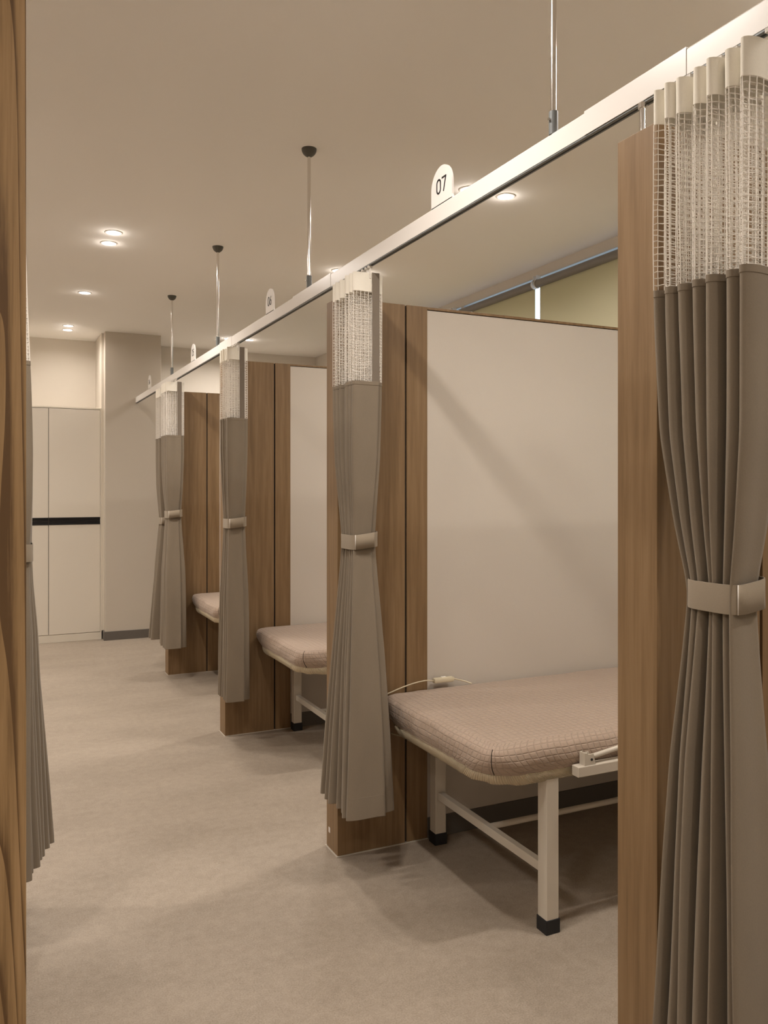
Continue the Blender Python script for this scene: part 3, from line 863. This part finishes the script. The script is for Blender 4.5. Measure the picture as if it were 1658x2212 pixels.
# ------------------------------------------------------------------ ceiling downlights
def downlight(x, y, label, group):
    r = empty('downlight', (x, y, ZC), label, 'downlight', group)
    ring_pts = 40
    m = MB()
    prof = [(.0385, -.0005), (.0385, -.004), (.041, -.0045), (.0465, -.0030), (.048, 0)]
    for (rr, z) in prof:
        for j in range(ring_pts):
            t = 2 * PI * j / ring_pts; m.v.append((rr * math.cos(t), rr * math.sin(t), z))
    for i in range(len(prof) - 1):
        for j in range(ring_pts): m.f.append((i*ring_pts + j, i*ring_pts + (j+1) % ring_pts, (i+1)*ring_pts + (j+1) % ring_pts, (i+1)*ring_pts + j))
    m.build('trim_ring', M['trim'], r, True, .7)
    d = MB(); d.tube([(0, 0, -.0026), (0, 0, -.0006)], .0385, 40); d.build('diffuser', M['lit'], r)
    ld = bpy.data.lights.new('downlight_beam', 'AREA'); ld.shape = 'DISK'; ld.size = .078; ld.energy = LAMP_POWER; ld.color = LAMP_COLOR
    ld.spread = math.radians(160)
    lo = bpy.data.objects.new('downlight_beam', ld); lo.location = (0, 0, -.006); COL.objects.link(lo); lo.parent = r
    lg = bpy.data.lights.new('added_halo', 'POINT'); lg.shadow_soft_size = .012; lg.energy = LAMP_POWER * .035; lg.color = LAMP_COLOR  # added point light, puts a halo on the ceiling around the flat diffuser
    lo = bpy.data.objects.new('added_halo', lg); lo.location = (0, 0, -.030); COL.objects.link(lo); lo.parent = r
    return r
dl = None; FAR_DATA = {}
G1, G2, G3 = 'downlights over the aisle', 'downlights over the bays on the window side', 'added fill downlights over the left side bays'
spots = [
 (.610, 4.809, 'upper downlight of the nearer pair at upper left', G1), (.611, 5.030, 'lower downlight of the nearer pair at upper left', G1),
 (.607, 6.384, 'single downlight between the two pairs at upper left', G1),
 (.599, 7.745, 'upper downlight of the farther pair before the back wall', G1), (.609, 7.955, 'lower downlight of the farther pair before the back wall', G1),
 (2.059, 3.383, 'downlight just showing above the rail right of sign 07', G2), (2.272, 3.386, 'bright downlight below the rail, right of sign 07', G2),
 (2.053, 5.013, 'downlight just showing on the rail above the second curtain', G2), (2.262, 5.013, 'downlight hidden behind the second curtain top', G2),
 (2.036, 7.754, 'left downlight of the small pair by the third curtain top', G2), (2.237, 7.740, 'right downlight of the small pair by the third curtain top', G2),
 (2.055, 1.580, 'left downlight of the pair above the nearest bay', G2), (2.265, 1.580, 'right downlight of the pair above the nearest bay', G2),
 (.610, 1.900, 'farther downlight of the aisle pair above the camera', G1), (.610, 1.690, 'nearer downlight of the aisle pair above the camera', G1),
 (2.055, .10, 'left downlight above the bay behind the camera', G2), (2.265, .10, 'right downlight above the bay behind the camera', G2),
]
for n_, yy in enumerate((.10, 1.58, 3.385, 5.013, 6.40, 7.75)):  # unseen pairs, added so their bounce light lifts the ceiling
    for m_, xx in enumerate((-.85, -1.06)):
        spots.append((xx, yy, ('right', 'left')[m_] + ' added fill downlight of the pair above the ' + ('near', 'first', 'second', 'third', 'fourth', 'last')[n_] + ' left bay', G3))
spots += [(.610, -.9, 'added fill downlight over the aisle behind the camera', G1), (.610, -1.1, 'rear added fill downlight over the aisle behind the camera', G1)]  # unseen pair added to brighten the near curtain and left post
for x, y, lb, g in spots:
    if dl is None: dl = downlight(x, y, lb, g)
    else:
        c = copy_tree(dl); c.location = (x, y, ZC); c['label'] = lb; c['group'] = g
        if y > 6 and -.5 < x < 1:            # the far aisle lamps are dimmed
            for ch in c.children:
                if ch.type == 'LIGHT': ch.data = FAR_DATA.setdefault(ch.data.type, ch.data.copy()); ch.data.energy = LAMP_POWER * (.32 if ch.data.type == 'AREA' else .02)
